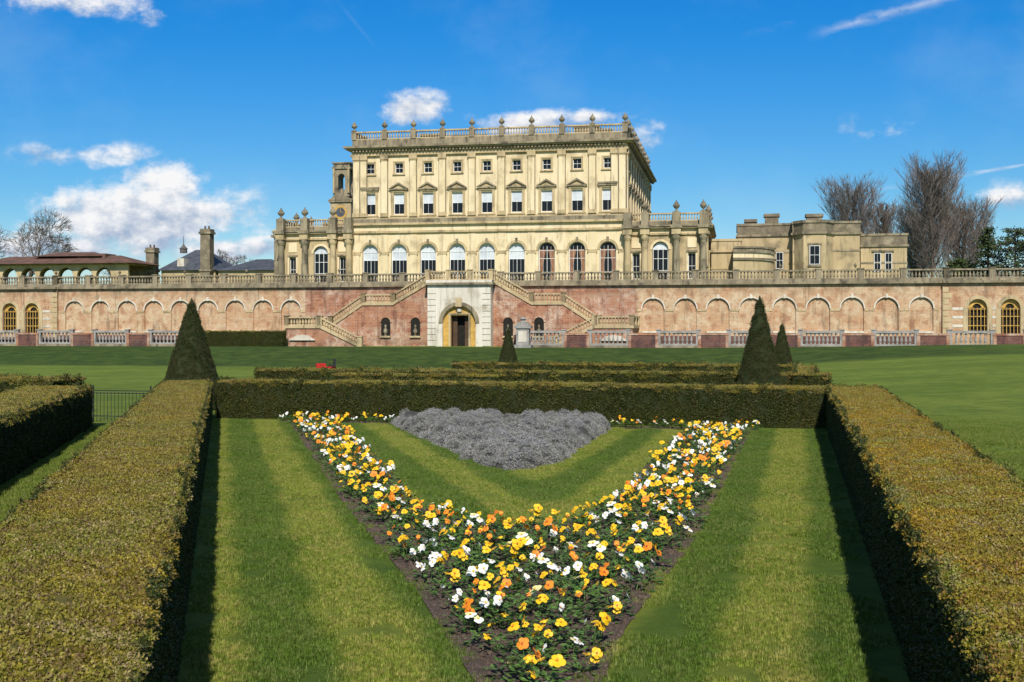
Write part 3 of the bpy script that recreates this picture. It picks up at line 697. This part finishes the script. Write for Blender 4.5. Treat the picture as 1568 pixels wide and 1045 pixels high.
grass=poly_obj('lawn_grass',GL,.004,'soil')
scatter(grass,[(cgr,21,.85,1.25,*ZR,None,None,False)],keep=False)
g2=poly_obj('outer_lawn_grass',[[(-2.6,5),(-4.3,5),(-9.2,26),(-8.4,27)],[(3.8,6),(20,14),(26,30),(9.2,30)]],.004,'soil')
scatter(g2,[(cgr,9,1.3,2.0,*ZR,None,None,False)],keep=False)
def clod(i):
    mb=MB(); bm=bmesh.new(); bmesh.ops.create_icosphere(bm,subdivisions=1,radius=.018)
    for v in bm.verts: v.co*=R.uniform(.6,1.2)
    vs=[tuple(v.co) for v in bm.verts]; fs=[tuple(v.index for v in f.verts) for f in bm.faces]; bm.free(); mb.add(vs,fs,'soil'); return mb.obj('c%d'%i,link=False)
ccl=coll('soil_clods',[clod(i) for i in range(4)])
pl=leafmat('pansy_leaf',(.06,.14,.022),(.10,.19,.035),(.13,.21,.06),2,.25)
def fm(name,c):
    m,t,b=newmat(name); b.inputs['Base Color'].default_value=C(*c); b.inputs['Roughness'].default_value=.6; return m
FW=fm('white_petal',(.80,.80,.78)); FY=fm('yellow_petal',(.82,.50,.008)); FO=fm('orange_petal',(.78,.24,.01)); FR=fm('dark_orange_petal',(.48,.09,.01)); FC=fm('cream_petal',(.82,.74,.35))
def flower(mb,c,up,r,pm,cm,pm2=None):
    up=up.normalized(); ref=Vector((0,0,1)); ax=(ref-up*ref.dot(up)).normalized(); ay=up.cross(ax)
    for k,a in enumerate((-2.6,2.6,-1.25,1.25,0)):
        d=-(ax*math.cos(a))+ay*math.sin(a); s=ay*math.cos(a)+ax*math.sin(a)
        lift=up*(.004*(k%3)); tip=up*R.uniform(-.014,.008); rr=r*R.uniform(.82,1.12)
        pts=[c+lift,c+lift+d*rr*.4+s*rr*.44,c+lift+d*rr*.8+s*rr*.46+tip,c+lift+d*rr*1.02+s*rr*.18+tip,c+lift+d*rr*1.02-s*rr*.18+tip,c+lift+d*rr*.8-s*rr*.46+tip,c+lift+d*rr*.4-s*rr*.44]
        mb.add(pts,[tuple(range(7))],(pm2 if pm2 and k in(0,1) else pm))
    q=[c+up*.014+(ax*math.cos(PI2*i/6)+ay*math.sin(PI2*i/6))*r*.22 for i in range(6)]; mb.add(q,[tuple(range(6))],cm)
def pansy(i,nf,pm,cm,pm2=None):
    mb=MB()
    for k in range(48):
        a=R.uniform(0,6.28); rr=R.uniform(.01,.13); z=R.uniform(.02,.12)*(1.25-rr*5); p=Vector((rr*math.cos(a),rr*math.sin(a),z))
        u=Vector((math.cos(a),math.sin(a),R.uniform(-.2,.6))).normalized(); w=Vector((-math.sin(a),math.cos(a),R.uniform(-.3,.3))); l=R.uniform(.035,.065)
        mb.add([p,p+u*l*.4+w*l*.28,p+u*l*.8+w*l*.22,p+u*l,p+u*l*.8-w*l*.22,p+u*l*.4-w*l*.28],[(0,1,2,3,4,5)],pl)
    for k in range(nf):
        a=R.uniform(0,6.28); rr=R.uniform(.02,.12); c=Vector((rr*math.cos(a),rr*math.sin(a),R.uniform(.11,.18)))
        mb.tube((c.x*.5,c.y*.5,.02),c-Vector((0,0,.005)),.003,.002,3,pl)
        flower(mb,c,Vector((R.uniform(-.9,.9),-R.uniform(-.1,1.2),R.uniform(.4,1))),R.uniform(.028,.045),pm,cm,pm2)
    return mb.obj('p%d'%i,link=False)
kinds=[(3,FW,FY,None),(3,FY,FO,None),(1,FW,FY,None),(2,FY,FR,None),(2,FY,FO,None),(3,FY,FO,None),(3,FW,FY,None),(2,FY,FO,None),(1,FC,FY,None),(3,FY,FO,None),(0,FW,FY,None),(2,FW,FY,FC),(2,FO,FR,FY),(4,FY,FR,None),(2,FO,FR,None),(1,FW,FO,None),(2,FO,FY,None)]
cpa=coll('pansies',[pansy(i,*k) for i,k in enumerate(kinds)])
scatter(bedo,[(ccl,240,.4,1.6,(0,0,0),(PI2,PI2,PI2),None,None,False)])
def inset(P,d):
    out=[]; n=len(P)
    for i in range(n):
        a=Vector(P[i-1]);b_=Vector(P[i]);c=Vector(P[(i+1)%n]); e1=(b_-a).normalized(); e2=(c-b_).normalized(); nn=Vector((-e1.y-e2.y,e1.x+e2.x))
        nn.normalize(); out.append(tuple(b_+nn*d))
    return out
pan=poly_obj('pansy_plants',[inset(bed,.13),strip],.016)
scatter(pan,[(cpa,70,.75,1.25,(-.12,-.12,-1.0),(.12,.12,1.0),None,.165,False)],keep=False)
# santolina mound
SP_=[(-2.75,27.4),(-2.25,25.2),(-1.72,23.4),(-.98,20.9),(-.55,19.3),(-.12,18.2),(.25,18.3),(.72,19.3),(1.2,21.6),(2.05,25.6),(2.1,26.2)]
def edge_d(x,y):
    dmin=9;ins=False;n=len(SP_)
    for i in range(n):
        a=SP_[i];b_=SP_[(i+1)%n]; ab=(b_[0]-a[0],b_[1]-a[1]); tt=max(0,min(1,((x-a[0])*ab[0]+(y-a[1])*ab[1])/(ab[0]**2+ab[1]**2)))
        dmin=min(dmin,math.hypot(x-a[0]-ab[0]*tt,y-a[1]-ab[1]*tt))
        if (a[1]>y)!=(b_[1]>y) and x<(b_[0]-a[0])*(y-a[1])/(b_[1]-a[1])+a[0]: ins=not ins
    return dmin if ins else -dmin
mb=MB(); st_=.08; nx,ny=68,126; vs=[];fs=[]
rb=random.Random(4); bushes=[(rb.uniform(-2.8,2.1),rb.uniform(18,27.3),rb.uniform(.2,.34),rb.uniform(.7,1.15)) for _ in range(210)]
for j in range(ny):
    for i in range(nx):
        x=-3.1+st_*i; y=17.8+st_*j; d=edge_d(x,y)+.10*noise.noise(Vector((x*2.2,y*2.2,5))); 
        if d<-.05: vs.append((x,y,-.1)); continue
        hgt=.25*max(0,min(1,(d+.05)/.22))**.5; bh=0
        for bx,by,br,bk in bushes:
            q=(x-bx)**2+(y-by)**2
            if q<br*br: bh=max(bh,bk*math.sqrt(1-q/br/br))
        hgt=hgt*(.35+.85*bh)+.02*noise.noise(Vector((x*7,y*7,0)))
        vs.append((x,y,hgt))
for j in range(ny-1):
    for i in range(nx-1):
        q=(j*nx+i,j*nx+i+1,(j+1)*nx+i+1,(j+1)*nx+i)
        if max(vs[k][2] for k in q)>0: fs.append(q)
M_['lbase']=mott('santolina_inner',(.08,.078,.075),(.045,.046,.04),3,.95)
mb.add(vs,fs,'lbase'); so=mb.obj('santolina_bed'); scatter(so,[(clav,56,.6,1.3,*ZR,None,None,True)])

# red mower
mw=empty('ride_on_mower',(-10.2,64.5,-.32),.3); mb=MB()
mb.box(-.55,-.05,-.25,.25,.25,.6,'red'); mb.prism([(-.05,.25),(.5,.25),(.5,.42),(-.05,.42)],-.27,.27,'red'); mb.box(.15,.5,-.18,.18,.42,.52,'rubber'); mb.box(.42,.52,-.18,.18,.52,.85,'rubber')
mb.tube((-.1,0,.6),(.05,0,.85),.02,.02,6,'iron'); mb.box(-.3,.3,-.4,.4,.1,.22,'red')
for x,r in ((-.4,.16),(.4,.22)):
    for y in (-.33,.33): mb.tube((x,y-.06,r),(x,y+.06,r),r,r,14,'rubber')
    mb.box(x-.03,x+.03,-.33,.33,r-.03,r+.03,'iron')
mb.obj('mower_body',mw)

# ---------------------------------------------------------------- trees
def bare_tree(name,loc,h,spread,seed,lv=6,up=.5,nb=3,trunk=.35,r0=.35):
    rr=random.Random(seed); mb=MB()
    def grow(p,d,l,r,k):
        n=2 if k<4 else 1; 
        for s in range(n):
            d2=(d+Vector((rr.gauss(0,.12),rr.gauss(0,.12),rr.gauss(0,.06)+.03*up))).normalized(); q=p+d2*l/n
            mb.tube(p,q,r,r*.82,5 if k<3 else 3,'bark' if k<3 else 'twig'); p=q;d=d2;r=r*.82
        if k>=lv: return
        m=nb+(1 if rr.random()<.5 else 0)
        for i in range(m):
            a=rr.uniform(0,6.28); th=rr.uniform(.25,.85)*spread*(.6 if i==0 else 1)
            o=d.orthogonal().normalized(); o.rotate(Matrix.Rotation(a,3,d))
            nd=(d*math.cos(th)+o*math.sin(th)); nd.z+=up*.35; nd.normalize()
            grow(p,nd,l*rr.uniform(.62,.86),max(.02,r*rr.uniform(.5,.72)),k+1)
    grow(Vector((0,0,0)),Vector((0,0,1)),h*trunk,r0,0)
    zs=max(v[2] for v in mb.v); k=h/zs; mb.v=[(x*k,y*k,z*k) for x,y,z in mb.v]
    o=mb.obj(name); o.location=loc; return o
def poplar(name,loc,h,w,seed,n=130):
    rr=random.Random(seed); mb=MB()
    mb.tube((0,0,0),(0,0,h*.55),.4,.2,7,'bark'); mb.tube((0,0,h*.55),(.1,0,h),.2,.03,5,'bark')
    for i in range(n):
        t=rr.uniform(.10,.95); z=h*t; a=rr.uniform(0,6.28); env=w/2*math.sin(math.pi*min(1,(t*.75+.18)))**.8*(1 if t<.6 else (1-t)/.4*.85+.15)
        L=env*1.7*rr.uniform(.75,1.1); p=Vector((0,0,z)); d=Vector((math.cos(a)*.55,math.sin(a)*.55,.9)).normalized()
        r=.065*(1-t)+.028; L=min(L*1.3,(h*1.02-z)*1.1)
        for s in range(5):
            q=p+(d+Vector((rr.gauss(0,.1),rr.gauss(0,.1),.12*s))).normalized()*L/5
            mb.tube(p,q,r,r*.75,3,'twig'); p=q; r=max(.019,r*.75)
            for k in range(5):
                b2=rr.uniform(0,6.28); dd=(d+Vector((math.cos(b2)*.6,math.sin(b2)*.6,.4))).normalized(); e_=p+dd*L*rr.uniform(.12,.3)
                mb.tube(p,e_,.022,.014,3,'twig')
                for k2 in range(2):
                    m2=p.lerp(e_,rr.uniform(.3,.9)); mb.tube(m2,m2+(dd+Vector((rr.gauss(0,.5),rr.gauss(0,.5),.2))).normalized()*L*.12,.018,.01,3,'twig')
    o=mb.obj(name); o.location=loc; return o
T=6.2
bare_tree('bare_tree',(-78.5,190,T),15.5,1.25,3,6,.15,3,.22,.45)
bare_tree('bare_tree',(-84.4,180,T),14,1.2,8,6,.15,3,.22,.4)
bare_tree('bare_tree',(-44.2,190,T),8.8,1.3,11,5,.1,3,.2,.25)
bare_tree('bare_tree',(-66,200,T),7,1.3,17,5,.1,3,.2,.25)
poplar('bare_tree',(55,190,T),18.5,9.0,5)
poplar('bare_tree',(61.5,195,T),17,6,6)
poplar('bare_poplar_tree',(62.6,175,T),19.6,8.6,21,185)
poplar('bare_poplar_tree',(69.1,180,T),14,8,22)
poplar('bare_poplar_tree',(63.5,185,T),14,6,23)
con=leafmat('conifer_needles',(.018,.035,.012),(.04,.06,.018),(.06,.08,.02),.5,.1)
def conifer(name,loc,h,w,seed,shape='cone'):
    rr=random.Random(seed); mb=MB(); mb.tube((0,0,0),(0,0,h*.95),.3,.05,7,'bark')
    for i in range(120):
        t=rr.uniform(.08,1); z=h*t; a=rr.uniform(0,6.28)
        R_=(w/2*(1-t)**.8 if shape=='cone' else w/2*math.sqrt(max(.05,1-(2*t-1.05)**2)))*rr.uniform(.55,1.15)+.3
        e_=Vector((math.cos(a)*R_,math.sin(a)*R_,z-R_*.15)); mb.tube((0,0,z),e_,.06,.02,3,'bark')
        for k in range(30):
            s=rr.uniform(.25,1.05); c=Vector((0,0,z)).lerp(e_,s)+Vector((rr.gauss(0,.3),rr.gauss(0,.3),rr.gauss(0,.18)))
            u=Vector((rr.gauss(0,1),rr.gauss(0,1),rr.gauss(0,.5))).normalized(); v_=u.orthogonal()*rr.uniform(.08,.16); u=u*rr.uniform(.2,.38)
            mb.add([c,c+u*.5+v_,c+u,c+u*.5-v_],[(0,1,2,3)],con)
    o=mb.obj(name); o.location=loc
conifer('conifer_tree',(66.8,165,T),10,7,1)
conifer('conifer_tree',(68.5,160,T),9.6,8,2,'r')
conifer('conifer_tree',(73.0,160,T),11,8.5,3,'r')
conifer('conifer_tree',(64.8,170,T),6,6,4,'r')
mb=MB(); rr=random.Random(9)
for i in range(5200):
    x=rr.uniform(-260,260); y=rr.uniform(330,345); hh=7+3*noise.noise(Vector((x*.05,0,0)))+2*noise.noise(Vector((x*.2,3,0))); z=T+rr.uniform(0,1)**.7*hh
    c=Vector((x,y,z)); u=Vector((rr.gauss(0,1),rr.gauss(0,1),rr.gauss(0,1))).normalized(); v_=u.orthogonal()*.7; u=u*1.6
    mb.add([c,c+u*.5+v_,c+u,c+u*.5-v_],[(0,1,2,3)],con if rr.random()<.4 else 'twig')
mb.obj('distant_woodland')

# ---------------------------------------------------------------- sky & light
EL=math.radians(41); AZ=math.radians(178.5)
w=bpy.data.worlds.new('World'); sc.world=w; w.use_nodes=True; nt=w.node_tree; t=NT(nt); bg=nt.nodes['Background']
sky=t.n('ShaderNodeTexSky'); sky.sky_type='NISHITA'; sky.sun_disc=False; sky.sun_elevation=EL; sky.sun_rotation=AZ; sky.air_density=1.0; sky.dust_density=.3; sky.ozone_density=3.0
d=t.n('ShaderNodeTexCoord').outputs['Generated']; sp=t.n('ShaderNodeSeparateXYZ'); t.put(sp.inputs[0],d)
yy=t.m('MAXIMUM',t.m('ABSOLUTE',sp.outputs[1]),.05)
a=t.m('DIVIDE',sp.outputs[0],yy); b=t.m('DIVIDE',sp.outputs[2],yy)
vec=t.n('ShaderNodeCombineXYZ'); t.put(vec.inputs[0],a); t.put(vec.inputs[1],t.m('MULTIPLY',b,1.4)); vec=vec.outputs[0]
n1=t.noise(vec,20,10,.6); n2=t.noise(vec,8,3,.5)
sh=t.n('ShaderNodeVectorMath',operation='ADD'); t.put(sh.inputs[0],vec); sh.inputs[1].default_value=(-.006,.012,0); n3=t.noise(sh.outputs[0],20,10,.6)
clouds=[(-.315,.092,.085,.030,1.45),(-.295,.118,.035,.020,1.35),(-.365,.147,.055,.012,.80),(-.084,.187,.030,.017,1.2),(.022,.176,.05,.012,1.1),(.07,.178,.03,.010,1.05),(.115,.158,.02,.024,.66),(-.37,.278,.09,.014,.78),(-.30,.265,.022,.009,.7),(.32,.17,.05,.014,.5),(.42,.11,.07,.018,.52),(-.24,.068,.05,.013,1.0),(-.38,.07,.07,.015,1.0)]
tot=None; loc=None
for cx_,cy_,rx,ry,am in clouds:
    u=t.m('DIVIDE',t.m('SUBTRACT',a,cx_),rx); v=t.m('DIVIDE',t.m('SUBTRACT',b,cy_),ry)
    r2=t.m('ADD',t.m('MULTIPLY',u,u),t.m('MULTIPLY',v,v))
    g_=t.m('MULTIPLY',t.m('EXPONENT',t.m('MULTIPLY',r2,-.75)),am)
    tot=g_ if tot is None else t.m('MAXIMUM',tot,g_)
    lv=t.m('MULTIPLY',g_,v); loc=lv if loc is None else t.m('ADD',loc,lv)
dens=t.m('ADD',tot,t.m('MULTIPLY',t.m('SUBTRACT',t.m('ADD',t.m('MULTIPLY',n1,.75),t.m('MULTIPLY',n2,.25)),.5),2.8))
mask=t.m('MULTIPLY',t.ss(dens,.42,1.0),t.ss(tot,.12,.5))
def streak(x0,y0,slope,wd,x1,x2,am):
    dd=t.m('ABSOLUTE',t.m('SUBTRACT',t.m('SUBTRACT',b,y0),t.m('MULTIPLY',t.m('SUBTRACT',a,x0),slope)))
    s=t.ss(t.m('ADD',dd,t.m('MULTIPLY',t.m('SUBTRACT',n1,.5),wd*4)),wd,0)
    return t.m('MULTIPLY',t.m('MULTIPLY',s,t.m('MULTIPLY',t.ss(a,x1,x1+.05),t.ss(a,x2-.03,x2,1,0))),t.m('MULTIPLY',t.ss(n1,.35,.7),am))
for s in (streak(.31,.265,.28,.008,.245,.40,.7),streak(.22,.255,.25,.004,.19,.245,.5),streak(.37,.128,.17,.0028,.30,.6,.8),streak(-.135,.262,-1.2,.005,-.16,-.11,.18)):
    mask=t.m('MAXIMUM',mask,s)
haze=t.m('MULTIPLY',t.ss(t.noise(vec,5,6,.6),.45,.75),.14)
shade=t.m('ADD',t.m('MULTIPLY',t.m('SUBTRACT',n1,n3),4.0),t.m('ADD',t.m('MULTIPLY',loc,.6),.6),clamp=True)
ccol=t.mix(shade,(3.8,4.8,6.4,1),(9.4,9.4,9.5,1))
hs=t.n('ShaderNodeHueSaturation'); hs.inputs['Saturation'].default_value=1.2; t.put(hs.inputs['Color'],sky.outputs[0])
tint=t.mix(t.ss(b,.0,.14),(.92,.97,1.02,1),(.46,.84,1.06,1)); tint=t.mix(t.ss(b,.1,.29),tint,(.12,.80,1.22,1))
skyc=t.mix(1.0,hs.outputs[0],tint,'MULTIPLY')
skyc=t.mix(haze,skyc,(5.5,7.0,8.6,1))
skyc=t.mix(t.ss(sp.outputs[2],.3,.6),skyc,sky.outputs[0])
t.put(bg.inputs[0],t.mix(mask,skyc,ccol)); bg.inputs[1].default_value=.1
sun=bpy.data.lights.new('sun','SUN'); sun.energy=5; sun.angle=math.radians(.5); sun.color=(1,.94,.83)
so_=bpy.data.objects.new('sun',sun); sc.collection.objects.link(so_)
D=Vector((math.sin(AZ)*math.cos(EL),math.cos(AZ)*math.cos(EL),math.sin(EL)))
so_.rotation_euler=(-D).to_track_quat('-Z','Y').to_euler()
cam=bpy.data.cameras.new('camera'); cam.sensor_width=36; cam.lens=1800/1568*36; cam.shift_y=-(522.5-503)/1568; cam.clip_end=5000; cam.clip_start=.05
co=bpy.data.objects.new('camera',cam); co.location=(0,0,2.2); co.rotation_euler=(math.radians(90),0,0); sc.collection.objects.link(co); sc.camera=co
